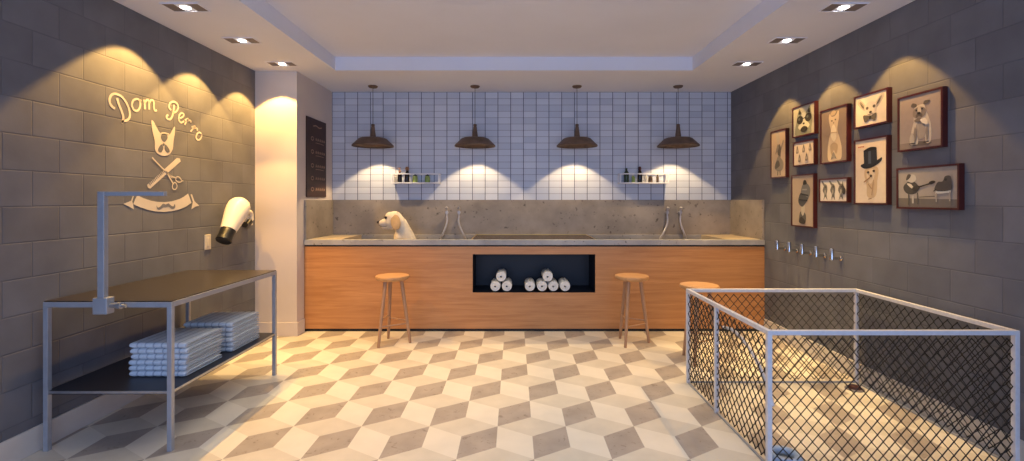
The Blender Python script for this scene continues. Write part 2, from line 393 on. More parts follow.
# rolled towels in niche
def rolled(R=.0605, L=.26):
    mb = MB(); turns = 3.2; n = 80; th = R/turns*.86; P = []
    for i in range(n+1):
        t = i/n; a = turns*2*PI*t; r = .013+(R-.013-th/2)*t; P.append((r*math.cos(a), r*math.sin(a)))
    inner, outer = [], []
    for i, (x, z) in enumerate(P):
        a = turns*2*PI*i/n; w = th/2*(1 if i < n-2 else .6)
        outer.append((x+w*math.cos(a), z+w*math.sin(a))); inner.append((x-w*math.cos(a)*min(1,i/8+.2), z-w*math.sin(a)*min(1,i/8+.2)))
    vs = []
    ys = [0, .006, .03, L/2, L-.03, L-.006, L]; sc = [.93,.98,1,1.01,1,.98,.93]
    for y, k in zip(ys, sc):
        for p in outer+inner[::-1]: vs.append((p[0]*k, y, p[1]*k+R))
    m = len(outer)*2
    fs = [(j*m+i, j*m+(i+1)%m, (j+1)*m+(i+1)%m, (j+1)*m+i) for j in range(len(ys)-1) for i in range(m)]
    for e, j in ((0,0),(1,len(ys)-1)):
        k = len(outer)
        for i in range(k-1):
            q = (j*m+i, j*m+i+1, j*m+m-2-i, j*m+m-1-i); fs.append(q if e else q[::-1])
    mb.add(vs, fs); return mb
sc = YFc/F + .0003
nzb = nz0
roll0 = None
R = .058
spots = [(495.2,0,'white rolled towel at bottom left of the three-towel pyramid'), (506.6,0,'white rolled towel at bottom right of the three-towel pyramid'), (500.9,1,'white rolled towel on top of the three-towel pyramid at left of niche'),
         (529.6,0,'white rolled towel at far left of the five-towel row'), (541.7,0,'white rolled towel second from left in the bottom row of five-towel pile'), (552.9,0,'white rolled towel third from left in the bottom row of five-towel pile'), (547.3,1,'white rolled towel on top of the five-towel pile'), (564.6,0,'white rolled towel at far right of the five-towel row')]
for k, (px, lv, lb) in enumerate(spots):
    x = (px-514)*.01078; z = nzb + .001 + lv*.104; ang = random.uniform(0, 6.28)
    if roll0 is None:
        roll0 = build('rolled_towel', rolled(), M['terry'], loc=(0,0,0), smooth=50); o = roll0
    else:
        o = roll0.copy(); C.objects.link(o)
    tag(o, lb, 'towel', 'white rolled towels in the niche')
    o.location = (x, YFc+.03, z)
    o.scale = (1, 1, 1.0)
# give the end of each roll its own turn through three mesh variants
# ------------------------------------------------------------------ shower sets
def shower(x, dxh, lb, grp):
    yw = YB-.025; t = thing('shower_hose_set', lb, 'shower', (x, yw, 1.24), grp)
    mb = MB(); mb.lathe([(.015,0),(.015,.012),(.010,.016),(.010,.045)], (x, yw, 1.25), 16, axis=(0,-1,0)); mb.box(x-.016, x+.016, yw-.062, yw-.035, 1.235, 1.262)
    build('wall_bracket', mb, M['hose'], t, smooth=40)
    mb = MB(); mb.tube([(x, yw-.048, 1.20), (x, yw-.05, 1.26), (x, yw-.062, 1.30)], [.010,.012,.013], 12); mb.lathe([(.010,-.012),(.016,0),(.019,.012),(.017,.018)], (x, yw-.07, 1.305), 18, axis=(0,-.75,-.5))
    build('handset', mb, M['hose'], t, smooth=40)
    P = crom([(x, yw-.048, 1.205), (x-dxh*.05, yw-.05, 1.15), (x+dxh*.15, yw-.06, 1.08), (x+dxh*.6, yw-.07, 1.0), (x+dxh, yw-.06, .93), (x+dxh*1.05, yw-.04, .86)], 8)
    h = build('hose', MB().tube(P, .0125, 10), M['hose'], t, smooth=60)
    mb = MB(); mb.lathe([(.024,0),(.024,.01),(.014,.014),(.014,.03)], (x+dxh*1.05, YB-.051, .86), 14, axis=(0,-1,0)); build('hose_outlet', mb, M['chrome'], t, smooth=40)
    return t
shower(-.814, -.07, 'chrome handset and hose, left of the pair above the left tub', 'shower sets')
shower(-.668, .08, 'chrome handset and hose, right of the pair above the left tub', 'shower sets')
shower(1.86, -.09, 'chrome handset and hose, left of the pair above the right tub', 'shower sets')
shower(2.02, .06, 'chrome handset and hose, right of the pair above the right tub', 'shower sets')

# ------------------------------------------------------------------ stools
def stool():
    t = thing('wooden_stool', '', 'stool', (0,0,0)); zt = .665
    mb = MB().lathe([(.0,zt-.048),(.12,zt-.048),(.150,zt-.040),(.162,zt-.026),(.164,zt-.014),(.158,zt-.003),(.145,zt),(.10,zt-.003),(.03,zt-.006),(.0,zt-.006)], n=48, capb=False, capt=False)
    build('seat', mb, M['stool'], t, smooth=40)
    feet = []
    for k, deg in enumerate((4, 236, 118)):
        a = math.radians(deg); p0 = Vector((.085*math.cos(a), .085*math.sin(a), zt-.034)); p1 = Vector((.172*math.cos(a), .172*math.sin(a), 0)); feet.append((p0,p1))
        build('leg', MB().tube([p0, p0.lerp(p1,.4), p1], [.019,.018,.013], 14), M['stool_leg'], t, smooth=40)
    def at(k, z): p0, p1 = feet[k]; return p0.lerp(p1, 1-z/(zt-.034))
    build('stretcher', MB().tube([at(0,.19), at(1,.19)], .007, 8), M['stool_leg'], t, smooth=60)
    build('stretcher', MB().tube([at(1,.25), at(2,.25)], .007, 8), M['stool_leg'], t, smooth=60)
    build('stretcher', MB().tube([at(2,.22), at(0,.22)], .007, 8), M['stool_leg'], t, smooth=60)
    return t
s0 = stool(); s0.location = (-1.19, 4.55, 0); tag(s0, 'round three-legged wooden stool left of the niche, in front of the dog', 'stool', 'wooden stools along the counter')
dup(s0, (1.152, 4.55, 0), 'round three-legged wooden stool just right of the niche')
dup(s0, (1.614, 4.05, 0), 'round three-legged wooden stool standing half behind the wire pen')

# ------------------------------------------------------------------ pendant lamps
def pendant():
    t = thing('pendant_lamp', '', 'pendant lamp', (0,0,0))
    # origin at ceiling
    build('ceiling_rose', MB().lathe([(.055,0),(.055,-.008),(.045,-.02),(.012,-.028)], n=28), M['shade'], t, smooth=40)
    build('cord', MB().tube([(0,0,-.02),(0,0,-.46)], .003, 8), M['black'], t)
    zb = 2.024-SOF
    prof = [(.010,zb+.262),(.018,zb+.258),(.022,zb+.245),(.018,zb+.238),(.020,zb+.23),(.034,zb+.115),(.040,zb+.105),(.135,zb+.098),(.160,zb+.088),(.172,zb+.075),(.228,zb+.020),(.236,zb+.014),(.2375,zb),
            (.233,zb),(.231,zb+.012),(.166,zb+.070),(.150,zb+.082),(.03,zb+.095)]
    sh = build('lamp_shade', MB().lathe(prof, n=48, capb=False, capt=False), M['shade'], t, smooth=35)
    mb = MB().lathe([(.0,0),(.012,.003),(.02,.014),(.018,.028),(.012,.038),(.012,.05)], (0,0,zb+.070), 20, capb=False)
    build('bulb', mb, M['bulb'], t, smooth=60)
    return t
PX = (-1.643, -.454, .734, 1.912); p0 = pendant(); p0.location = (PX[0], 5.417, SOF)
plb = ['bronze metal pendant lamp, first from the left, above the dog', 'bronze metal pendant lamp, second from the left, above the left shower hoses', 'bronze metal pendant lamp, third from the left, right of the room centre', 'bronze metal pendant lamp, last at right, above the right tub']
tag(p0, plb[0], 'pendant lamp', 'pendant lamps over the counter')
for k in range(1, 4): dup(p0, (PX[k], 5.417, SOF), plb[k])
WARM = (1, .55, .14)
def spot(x, y, z, e, deg, blend, col, rad=.02, tx=0, ty=0):
    l = bpy.data.lights.new('spot', 'SPOT'); l.energy = e; l.spot_size = math.radians(deg); l.spot_blend = blend; l.color = col; l.shadow_soft_size = rad
    o = bpy.data.objects.new('spot_light', l); C.objects.link(o); o.location = (x, y, z); o.rotation_euler = (tx, ty, 0); return o
for x in PX: spot(x, 5.417, 2.086, 34, 102, .16, (1,.70,.36), .02)

# ------------------------------------------------------------------ downlights
def downlight():
    t = thing('ceiling_downlight', '', 'downlight', (0,0,0))
    mb = MB()
    for (x0,x1,y0,y1) in ((-.13,.13,-.07,-.062),(-.13,.13,.062,.07),(-.13,-.122,-.062,.062),(.122,.13,-.062,.062)): mb.box(x0,x1,y0,y1,-.006,0)
    build('trim_frame', mb, M['ceiling'], t)
    for x0, x1 in ((-.122,-.045),(.045,.122)): build('grille', MB().box(x0,x1,-.062,.062,-.004,0), M['trimdark'], t)
    build('centre_panel', MB().box(-.045,.045,-.062,.062,-.003,0), M['ceiling'], t)
    build('bulb', MB().lathe([(.03,0),(.03,-.006),(.018,-.011),(0.001,-.013)], n=24, capt=False), M['spotbulb'], t, smooth=50)
    return t
d0 = None
for side, X in (('left', -2.26), ('right', 2.268)):
    for k, y in enumerate((4.53, 3.865, 3.20)):
        lb = 'bright recessed downlight by the %s wall, %s' % (side, ('farthest of its row of three', 'middle one of its row of three', 'nearest of its row of three')[k])
        if d0 is None: d0 = downlight(); d0.location = (X, y, SOF); tag(d0, lb, 'downlight', 'recessed downlights')
        else: dup(d0, (X, y, SOF), lb)
        if True:
            pw = 1.0
            if side == 'left':
                spot(X-.13, y, SOF-.02, 105*pw, 94, .16, WARM, .012)
                spot(X, y, SOF-.03, 80*pw, 52, 1, (1,.72,.30), .02)
            else:
                spot(X+.13, y, SOF-.02, 55*pw, 80, .2, WARM, .012)
                spot(X, y, SOF-.03, 105*pw, 52, 1, (1,.74,.32), .02)

# ------------------------------------------------------------------ wall shelves and bottles
def wshelf(x0, x1, lb):
    z0, z1, ya, yb = 1.60, 1.722, YB-.125, YB-.002; t = thing('wall_shelf', lb, 'shelf', ((x0+x1)/2, YB, z0), 'bottle shelves on the tiles')
    mb = MB(); r = .0065
    for x in (x0, x1):
        mb.box(x-r, x+r, ya, ya+2*r, z0, z1); mb.box(x-r, x+r, yb-2*r, yb, z0, z1)
        for z in (z0, z1-2*r): mb.box(x-r, x+r, ya+2*r, yb-2*r, z, z+2*r)
    for y in (ya, yb-2*r):
        for z in (z0, z1-2*r): mb.box(x0+r, x1-r, y, y+2*r, z, z+2*r)
    build('rail_frame', mb, M['shelf_white'], t)
    build('shelf_board', MB().box(x0+r, x1-r, ya+2*r, yb-2*r, z0, z0+.008), M['shelf_white'], t)
    return t
wshelf(-1.47, -.905, 'white rail shelf on the tiles left of centre, above the dog, holding green jars')
wshelf(1.28, 1.86, 'white rail shelf on the tiles at right, holding dark bottles')
zs, ys_ = 1.608, YB-.065
def bottle(x, name, lb, bodym, capm, prof, capprof, grp, cap='cap', y=ys_):
    t = thing(name, lb, 'bottle' if 'bottle' in name else 'jar', (x, y, zs), grp)
    build('body', MB().lathe(prof, (x, y, zs), 22), bodym, t, smooth=40)
    build(cap, MB().lathe(capprof, (x, y, zs), 18), capm, t, smooth=40)
    return t
g1, g2 = 'toiletries on the left wall shelf', 'toiletries on the right wall shelf'
tall = [(.024,0),(.026,.004),(.026,.095),(.018,.115),(.010,.122),(.010,.130)]
def pump(x, y=ys_):
    pass
b = bottle((399.3-514)*.0121, 'pump_bottle', 'dark bottle with pale amber pump, leftmost dark one on the left shelf', M['glassdark'], M['amber'], tall, [(.013,.130),(.013,.150),(.005,.152),(.005,.176),(.014,.178),(.014,.186)], g1, 'pump')
build('nozzle', MB().tube([((399.3-514)*.0121, ys_, zs+.182), ((399.3-514)*.0121-.035, ys_-.01, zs+.178)], .004, 8), M['amber'], b)
bottle((406.6-514)*.0121, 'stopper_bottle', 'taller dark bottle with round brown stopper on the left shelf', M['glassdark'], M['amber'], [(.026,0),(.028,.004),(.028,.11),(.016,.135),(.012,.150)], [(.010,.150),(.020,.160),(.024,.176),(.016,.194),(.004,.198)], g1, 'stopper')
for px, lb in ((414.6,'squat green jar with dark knob beside the dark bottles on the left shelf'), (427,'squat green jar standing alone at right of the left shelf')):
    bottle((px-514)*.0121, 'green_jar', lb, M['greenjar'], M['black'], [(.026,0),(.030,.006),(.031,.06),(.026,.078),(.022,.084)], [(.024,.084),(.024,.094),(.008,.097),(.008,.112),(.004,.116)], g1, 'lid')
bottle((395.2-514)*.0121, 'pale_bottle', 'small pale bottle at the left end of the left shelf', M['palejar'], M['palejar'], [(.018,0),(.020,.004),(.018,.07),(.010,.082)], [(.012,.082),(.012,.098)], g1)
k = .01212
bottle((626.8-514)*k, 'dark_bottle', 'tall dark green bottle at the left end of the right shelf', M['greendark'], M['greendark'], [(.027,0),(.030,.004),(.030,.12),(.014,.145),(.010,.160)], [(.012,.160),(.012,.180)], g2)
bottle((640.2-514)*k, 'stopper_bottle', 'black bottle with round maroon stopper on the right shelf', M['glassdark'], M['frame'], [(.026,0),(.028,.004),(.028,.11),(.020,.14),(.014,.150)], [(.010,.150),(.018,.162),(.020,.176),(.012,.196),(.004,.20)], g2, 'stopper')
bottle((633.6-514)*k, 'green_bottle', 'small pale green bottle between the two tall dark bottles on the right shelf', M['greenjar'], M['palejar'], [(.018,0),(.02,.004),(.02,.07),(.010,.084)], [(.012,.084),(.012,.098)], g2)
bottle((645.6-514)*k, 'pale_jar', 'small pale jar right beside the black stoppered bottle on right shelf', M['palejar'], M['palejar'], [(.018,0),(.020,.004),(.020,.075)], [(.021,.075),(.021,.09)], g2, 'lid')
bottle((650.8-514)*k, 'brown_jar', 'speckled brown jar in the middle of the right shelf', M['brownjar'], M['brownjar'], [(.022,0),(.026,.01),(.026,.055),(.020,.07)], [(.021,.07),(.019,.082)], g2, 'lid')
bottle((658.0-514)*k, 'slim_bottle', 'slim brown bottle nearest the right end of the right shelf', M['brownjar'], M['black'], [(.014,0),(.015,.004),(.015,.075),(.008,.085)], [(.009,.085),(.009,.1)], g2)

# ------------------------------------------------------------------ puppy in the left tub
YD = 5.29
dog = thing('labrador_puppy', 'cream labrador puppy sitting in the left tub in profile, looking left', 'dog', (-1.25, YD, TF))
mb = MB()
def chain(pts, step=.3):
    for (a, ra), (b_, rb) in zip(pts, pts[1:]):
        a, b_ = Vector(a), Vector(b_); n = max(2, int((b_-a).length/(min(ra,rb)*step))+1)
        for i in range(n+1):
            t = i/n; mb.ball(a.lerp(b_, t), ra+(rb-ra)*t, n=14, m=8)
P = lambda x, z, y=0: (x, YD+y, z)
chain([(P(-1.165,.735),.112), (P(-1.185,.86),.108), (P(-1.225,.98),.094), (P(-1.262,1.06),.086), (P(-1.288,1.12),.080), (P(-1.325,1.17),.074)])
mb.ball(P(-1.285,.97), (.082,.08,.11))
mb.ball(P(-1.358,1.188), (.092,.074,.086)); mb.ball(P(-1.408,1.205), (.060,.060,.060))
mb.ball(P(-1.405,1.155,-.028), (.05,.036,.05)); mb.ball(P(-1.405,1.155,.028), (.05,.036,.05))
chain([(P(-1.43,1.150),.052), (P(-1.475,1.142),.044), (P(-1.505,1.138),.035)])
chain([(P(-1.39,1.105),.042), (P(-1.485,1.095),.026)])
for sy in (-1, 1):
    chain([(P(-1.30,.97,.055*sy),.050), (P(-1.345,.86,.062*sy),.036), (P(-1.365,.74,.064*sy),.028), (P(-1.37,.66,.064*sy),.026)])
    mb.ball(P(-1.392,.643,.066*sy), (.042,.03,.022))
    mb.ball(P(-1.19,.735,.085*sy), (.105,.048,.090), rot=Matrix.Rotation(.4,3,'Y'))
    chain([(P(-1.27,.70,.105*sy),.042), (P(-1.20,.66,.11*sy),.032)]); chain([(P(-1.20,.65,.11*sy),.028), (P(-1.30,.645,.115*sy),.024)])
    mb.ball(P(-1.325,.641,.115*sy), (.038,.028,.02))
chain([(P(-1.09,.70),.035), (P(-1.02,.66,.02),.026), (P(-.96,.645,.06),.018), (P(-.93,.645,.10),.010)])
bd = build('body', mb, M['fur'], dog, smooth=180, recalc=False)
r = bd.modifiers.new('remesh', 'REMESH'); r.mode = 'VOXEL'; r.voxel_size = .0075; r.use_smooth_shade = True
sm = bd.modifiers.new('smooth', 'SMOOTH'); sm.iterations = 5; sm.factor = .6
for sy in (-1, 1):
    mb = MB()
    prof = [(0,.0),(.2,.046),(.45,.058),(.75,.052),(.92,.034),(1,.012)]
    base = Vector(P(-1.350,1.238,.052*sy)); tip = Vector(P(-1.300,1.068,.090*sy)); vs = []; n = 14
    for t, w in [(0,.018)]+prof[1:]:
        c = base.lerp(tip, t); c.y += sy*.022*math.sin(PI*t*.6)
        for k_ in range(n):
            a = 2*PI*k_/n; vs.append(c+Vector((math.cos(a)*w, math.sin(a)*.009*sy, math.cos(a)*w*.3)))
    m_ = 6; mb.add(vs, [(i*n+q, i*n+(q+1)%n, (i+1)*n+(q+1)%n, (i+1)*n+q) for i in range(m_-1) for q in range(n)] + [tuple(range(n)), tuple((m_-1)*n+q for q in range(n))])
    e = build('ear', mb, M['fur_ear'], dog, smooth=80); ss = e.modifiers.new('sub', 'SUBSURF'); ss.levels = 1; ss.render_levels = 2
    build('eye', MB().ball(P(-1.446,1.202,.050*sy), .016), M['nose'], dog, smooth=60)
build('nose', MB().ball(P(-1.543,1.148), (.018,.024,.017)), M['nose'], dog, smooth=60, label='dark brown nose')
mb = MB(); mb.tube(crom([P(-1.540,1.118,0), P(-1.512,1.106,-.034), P(-1.475,1.100,-.046), P(-1.43,1.106,-.056)], 5), .0028, 6)
build('mouth', mb, M['nose'], dog, smooth=60)

# ------------------------------------------------------------------ grooming table (left)
tx0, tx1, ty0, ty1, th = -2.62, -1.905, 2.585, 3.735, .832
G = thing('grooming_table', 'long metal grooming table with dark top and lower shelf along left wall', 'table', ((tx0+tx1)/2, (ty0+ty1)/2, 0)); a = .026
for (x, y) in ((tx0,ty0),(tx1-a,ty0),(tx0,ty1-a),(tx1-a,ty1-a)):
    build('leg', MB().box(x, x+a, y, y+a, 0, th-.03), M['steel2'], G, bevel=.002)
mb = MB(); mb.box(tx0,tx1,ty0,ty0+a,th-.03,th); mb.box(tx0,tx1,ty1-a,ty1,th-.03,th); mb.box(tx0,tx0+a,ty0+a,ty1-a,th-.03,th); mb.box(tx1-a,tx1,ty0+a,ty1-a,th-.03,th)
build('top_frame', mb, M['steel2'], G, bevel=.002)
build('tabletop', MB().box(tx0+.004,tx1-.004,ty0+.004,ty1-.004,th,th+.006), M['table_top'], G)
sh_ = .335
build('lower_shelf', MB().box(tx0+.006,tx1-.006,ty0+.006,ty1-.006,sh_-.018,sh_), M['table_shelf'], G)
mb = MB(); mb.box(tx0+a,tx1-a,ty0+.001,ty0+.006,sh_-.012,sh_+.001); mb.box(tx0+a,tx1-a,ty1-.006,ty1-.001,sh_-.012,sh_+.001); mb.box(tx1-.006,tx1-.001,ty0+a,ty1-a,sh_-.012,sh_+.001); mb.box(tx0+.001,tx0+.006,ty0+a,ty1-a,sh_-.012,sh_+.001)
build('shelf_edge', mb, M['steel'], G)
# clamp-on arm
ax = -2.262; A = thing('grooming_post', 'blue-grey steel right-angled grooming arm clamped to the near end of the metal table', 'grooming arm', (ax, ty0-.02, .79))
build('post', MB().box(ax-.018, ax+.018, ty0-.042, ty0-.012, .79, 1.446), M['steel2'], A, bevel=.002)
build('crossbar', MB().box(ax+.018, -1.918, ty0-.040, ty0-.012, 1.422, 1.446), M['steel2'], A, bevel=.002)
mb = MB(); mb.box(ax-.036, ax+.042, ty0-.052, ty0, .775, .865)
build('clamp_block', mb, M['steel2'], A, bevel=.004)
mb = MB(); mb.tube([(ax+.045, ty0-.03, .82), (ax+.085, ty0-.03, .82)], .012, 12); mb.tube([(ax+.085, ty0-.03, .82), (ax+.105, ty0-.03, .82)], .019, 12); mb.tube([(ax+.105, ty0-.03, .82), (ax+.13, ty0-.03, .815)], .008, 10)
build('clamp_screw', mb, M['steel'], A, smooth=40)

# folded towels
def folded():
    mb = MB(); L, Wd, h = .345, .345, .0335; prof = []; sl = .0055
    # U profile in (y, z): fold at the near end, slot open to the far end
    no = 8
    for i in range(no+1):
        t = PI/2+PI*i/no; prof.append((h/2+math.cos(t)*h/2, h/2+math.sin(t)*h/2*.96))
    prof = prof[:]                                    # top-left to bottom-left round fold
    bottom = [(L*.3, .001), (L*.6, 0), (L-.01, .001), (L, .006), (L, h/2-sl-.002)]
    slot = [(L-.012, h/2-sl), (L*.5, h/2-sl*.7), (.024, h/2-sl*.8), (.019, h/2), (.024, h/2+sl*.8), (L*.5, h/2+sl), (L-.012, h/2+sl)]
    topp = [(L, h/2+sl+.003), (L-.004, h-.006), (L-.014, h), (L*.6, h*1.01), (L*.3, h)]
    ring = prof + bottom + slot + topp; m = len(ring); nx = 60; vs = []
    for j in range(nx+1):
        u = j/nx; x = -Wd/2+Wd*u; q = abs(math.sin(PI*u*7))**.5
        e = min(1, min(u, 1-u)*18)**.5
        for (y, z) in ring:
            zz = h/2+(z-h/2)*(.80+.2*e)*(.90+.10*q); yy = y + (1-q)*.004*(1 if y < .02 else 0)
            vs.append((x, yy, zz))
    fs = [(j*m+i, (j+1)*m+i, (j+1)*m+(i+1)%m, j*m+(i+1)%m) for j in range(nx) for i in range(m)]
    mb.add(vs, fs)
    for j in (0, nx):
        V = [Vector((0, p[0], p[1])) for p in ring]; tr = tessellate_polygon([V]); o = j*m
        for t in tr: mb.f.append([t[0]+o, t[1]+o, t[2]+o]); mb.m.append(0)
    return mb
base = build('folded_towel', folded(), M['pad'], smooth=50)
ords = ['bottom', 'second from the bottom', 'third from the bottom', 'third from the top', 'second from the top', 'topmost']
first = True
for st, (x, y, nm) in enumerate(((-2.137, 2.79, 'nearer'), (-2.137, 3.245, 'farther'))):
    for k_ in range(6):
        o = base if first else base.copy()
        if not first: C.objects.link(o)
        first = False
        o.location = (x+random.uniform(-.006,.006), y+random.uniform(-.005,.005), sh_+.001+k_*.0345)
        o.rotation_euler = (0,0,random.uniform(-.015,.015))
        lbk = 'pale blue folded towel, %s of the %s stack under the table' % (ords[k_], nm)
        tag(o, lbk, 'towel', 'folded towels on the table shelf')

# ------------------------------------------------------------------ wall dryer + switch
Dr = thing('wall_dryer', 'cream wall-mounted blow dryer with black nozzle pointing down by the column', 'hair dryer', (XL, 4.40, 1.25))
c0 = Vector((-2.525, 4.262, 1.330)); c1 = Vector((-2.535, 4.055, 1.040)); axd = (c1-c0).normalized(); Ld = (c1-c0).length
build('body', MB().lathe([(.004,-.092),(.045,-.085),(.075,-.062),(.092,-.028),(.097,.01),(.094,.06),(.084,.13),(.072,.20),(.066,Ld*.68)], c0, 36, axis=axd), M['cream'], Dr, smooth=50)
build('nozzle', MB().lathe([(.062,Ld*.675),(.064,Ld*.69),(.060,Ld*.85),(.066,Ld*.98),(.060,Ld),(.05,Ld-.004)], c0, 32, axis=axd), M['black'], Dr, smooth=40, label='black nozzle')
mb = MB(); mb.tube(crom([(-2.56,4.33,1.29),(-2.59,4.46,1.29),(-2.60,4.58,1.275),(-2.60,4.60,1.20)],6), .024, 12); mb.box(XL+.001, XL+.06, 4.54, 4.64, 1.15, 1.27)
build('wall_bracket', mb, M['cream'], Dr, smooth=40)
mb = MB(); mb.tube([(-2.59,4.56,1.19),(-2.585,4.50,1.15),(-2.57,4.44,1.165)], .028, 12)
build('handle', mb, M['black'], Dr, smooth=40)
Sw = thing('wall_switch', 'small pale rectangular switch plate on the left wall below the dryer', 'switch', (XL, 4.04, 1.035))
build('plate', MB().box(XL+.001, XL+.009, 4.0, 4.08, .97, 1.10), M['plate'], Sw, bevel=.003)
build('rocker', MB().box(XL+.009, XL+.013, 4.025, 4.055, 1.0, 1.07), M['plate'], Sw, bevel=.001)

# ------------------------------------------------------------------ wall hooks (right wall)
Hk = None; hy = (4.575, 4.376, 4.18, 3.985, 3.79)
hlb = ['chrome wall hook on right wall, nearest the counter', 'chrome wall hook, second from the counter', 'chrome wall hook, middle one of the row of five', 'chrome wall hook, fourth from the counter', 'chrome wall hook, farthest from the counter above the wire pen']
for y, lb in zip(hy, hlb):
    if Hk is None:
        Hk = thing('wall_hook', lb, 'hook', (XR, y, .925), 'chrome hooks on the right wall')
        mb = MB(); mb.lathe([(.022,0),(.022,.006),(.019,.008)], (XR-.001, y, .925), 18, axis=(-1,0,0)); mb.tube([(XR-.006, y, .925), (XR-.075, y, .925)], .011, 12)
        build('arm', mb, M['chrome'], Hk, smooth=40)
        build('peg', MB().lathe([(.014,-.014),(.017,-.011),(.017,.076),(.014,.08)], (XR-.078, y, .925), 16), M['chrome'], Hk, smooth=40)
    else: dup(Hk, (XR, y, .925), lb)

# ------------------------------------------------------------------ wire pen
px0, px1, py0, py1, ph, r_ = 1.332, 2.620, 2.430, 3.560, .708, .0125
Pn = thing('wire_pen', 'rectangular dog pen of white metal tubes and black chain-link mesh', 'pen', ((px0+px1)/2, (py0+py1)/2, 0))
for (x, y) in ((px0,py0),(px1,py0),(px0,py1),(px1,py1),(px0,3.06)):
    build('post', MB().box(x-r_, x+r_, y-r_, y+r_, 0, ph-(r_ if y == 3.06 else -r_)), M['pen_tube'], Pn, bevel=.003)
E = [((px0,py0),(px1,py0)), ((px1,py0),(px1,py1)), ((px1,py1),(px0,py1)), ((px0,py1),(px0,py0))]
for (x0,y0),(x1,y1) in E:
    for z in (ph, .008):
        rr = r_ if z == ph else .006
        if y0 == y1: mb = MB().box(min(x0,x1)+r_, max(x0,x1)-r_, y0-rr, y0+rr, z-rr, z+rr)
        else: mb = MB().box(x0-rr, x0+rr, min(y0,y1)+r_, max(y0,y1)-r_, z-rr, z+rr)
        build('top_rail' if z == ph else 'bottom_rail', mb, M['pen_tube'] if z == ph else M['steel2'], Pn, bevel=.003)
    d = Vector((x1-x0, y1-y0, 0)); Lw = d.length-2*r_; d.normalize(); nrm = Vector((-d.y, d.x, 0)); o_ = Vector((x0,y0,0))+d*r_
    nw = round(Lw/.0310); ah = Lw/nw; nv = 18; bh = (ph-.03-.028)/nv; mb = MB()
    for w in range(nw):
        pts = []
        for i in range(nv+1):
            f = (i+w) % 2; u = (w+f)*ah + (.0018 if f else -.0018); u = min(max(u, 0), Lw)
            pts.append(o_+d*u+nrm*(.0016 if f else -.0016)+Vector((0,0,.028+i*bh)))
        mb.tube(pts, .0037, 4, cap=False)
    build('mesh_panel', mb, M['wire'], Pn)
P_ = crom([(px0+.012,2.98,.585),(px0+.014,2.86,.60),(px0+.014,2.72,.575),(px0+.014,2.58,.51),(px0+.014,2.48,.42),(px0+.012,2.415,.33)], 6)
build('curved_brace', MB().tube(P_, .010, 10), M['pen_tube'], Pn, smooth=60, label='curved tube bracing the front left corner')
dr = thing('floor_drain', 'small dark brown drain cover on the floor at the back corner of pen', 'drain', (2.52, 3.44, 0))
build('rim', MB().lathe([(.062,.0),(.062,.006),(.05,.010),(.045,.007)], (2.52,3.44,.001), 24), M['trimdark'], dr, smooth=40)
build('cap', MB().lathe([(.044,.0),(.044,.012),(.036,.022),(.01,.026)], (2.52,3.44,.004), 24), M['drain'], dr, smooth=40)
mb = MB(); n, m_ = 40, 12; R0, r0 = .066, .022; vs = []
for i in range(n):
    for j in range(m_):
        a, b_ = 2*PI*i/n, 2*PI*j/m_; vs.append((1.455+(R0+r0*math.cos(b_))*math.cos(a), 2.50+(R0+r0*math.cos(b_))*math.sin(a), r0+r0*math.sin(b_)+.001))
mb.add(vs, [(i*m_+j, ((i+1)%n)*m_+j, ((i+1)%n)*m_+(j+1)%m_, i*m_+(j+1)%m_) for i in range(n) for j in range(m_)])
tag(build('ring_toy', mb, M['blue_toy'], loc=(1.455,2.50,0), smooth=60), 'pale blue ring toy lying inside the pen by its front corner', 'dog toy')

# ------------------------------------------------------------------ wall logo (left wall)
def wl(px, y, off=.003):           # a point of the left wall from its place in the photo
    k_ = -XL/(514-px); return Vector((XL+off, k_*F, H+(200-y)*k_))
cA = lambda x, y, o=.003: wl(100+x/7.09, 85+y/7.09, o)
cB = lambda x, y, o=.003: wl(120+x/6.59, 148+y/6.59, o)
cC = lambda x, y, o=.003: wl(100+x/3.293, 80+y/3.293, o)
def ribbon(mb, pts, w, f, mi=0, closed=False, n=6, o=.003):
    P = [f(p.x, p.y, o) for p in crom([Vector((q[0],q[1],0)) for q in pts], n, closed)]; vs = []
    for i, p in enumerate(P):
        if closed: d = P[(i+1)%(len(P)-1)]-P[i-1 if i else -2]
        else: d = P[min(len(P)-1,i+1)]-P[max(0,i-1)]
        d.x = 0
        if d.length < 1e-9: d = Vector((0,1,0))
        d.normalize(); nn = Vector((0,-d.z,d.y))*w/2; vs += [p+nn, p-nn]
    mb.add(vs, [(2*i,2*i+1,2*i+3,2*i+2) for i in range(len(P)-1)], mi)
def blob(mb, pts, f, mi=0, o=.003, n=4, smooth=True):
    P = crom([Vector((q[0],q[1],0)) for q in pts], n, True)[:-1] if smooth else [Vector((q[0],q[1],0)) for q in pts]
    mb.poly([f(p.x, p.y, o) for p in P], mi)
LG = thing('wall_emblem', 'cream painted shop lettering and dog emblem with comb, scissors and banner on left wall', 'wall sign', (XL, 3.4, 1.7))
mb = MB(); t1, t2 = .0165, .012
ribbon(mb, [(104,165),(88,158),(68,130),(66,95),(82,68),(112,64),(150,82),(185,128),(205,180),(208,222),(192,248),(165,256),(150,262)], t1, cA)
ribbon(mb, [(118,92),(128,130),(148,180),(162,225),(158,258),(150,268)], t1*1.1, cA)
ribbon(mb, [(252,100),(232,112),(224,145),(238,176),(262,182),(280,158),(282,122),(270,102)], t1*.9, cA, closed=True)
ribbon(mb, [(282,118),(288,104)], t2, cA)
ribbon(mb, [(308,104),(314,130),(316,172)], t1*.9, cA); ribbon(mb, [(314,128),(330,106),(344,118),(346,174)], t2*1.2, cA); ribbon(mb, [(346,128),(362,106),(378,118),(380,160),(388,182),(400,178)], t2*1.2, cA)
build('word', mb, M['logo'], LG, recalc=False)
mb = MB()
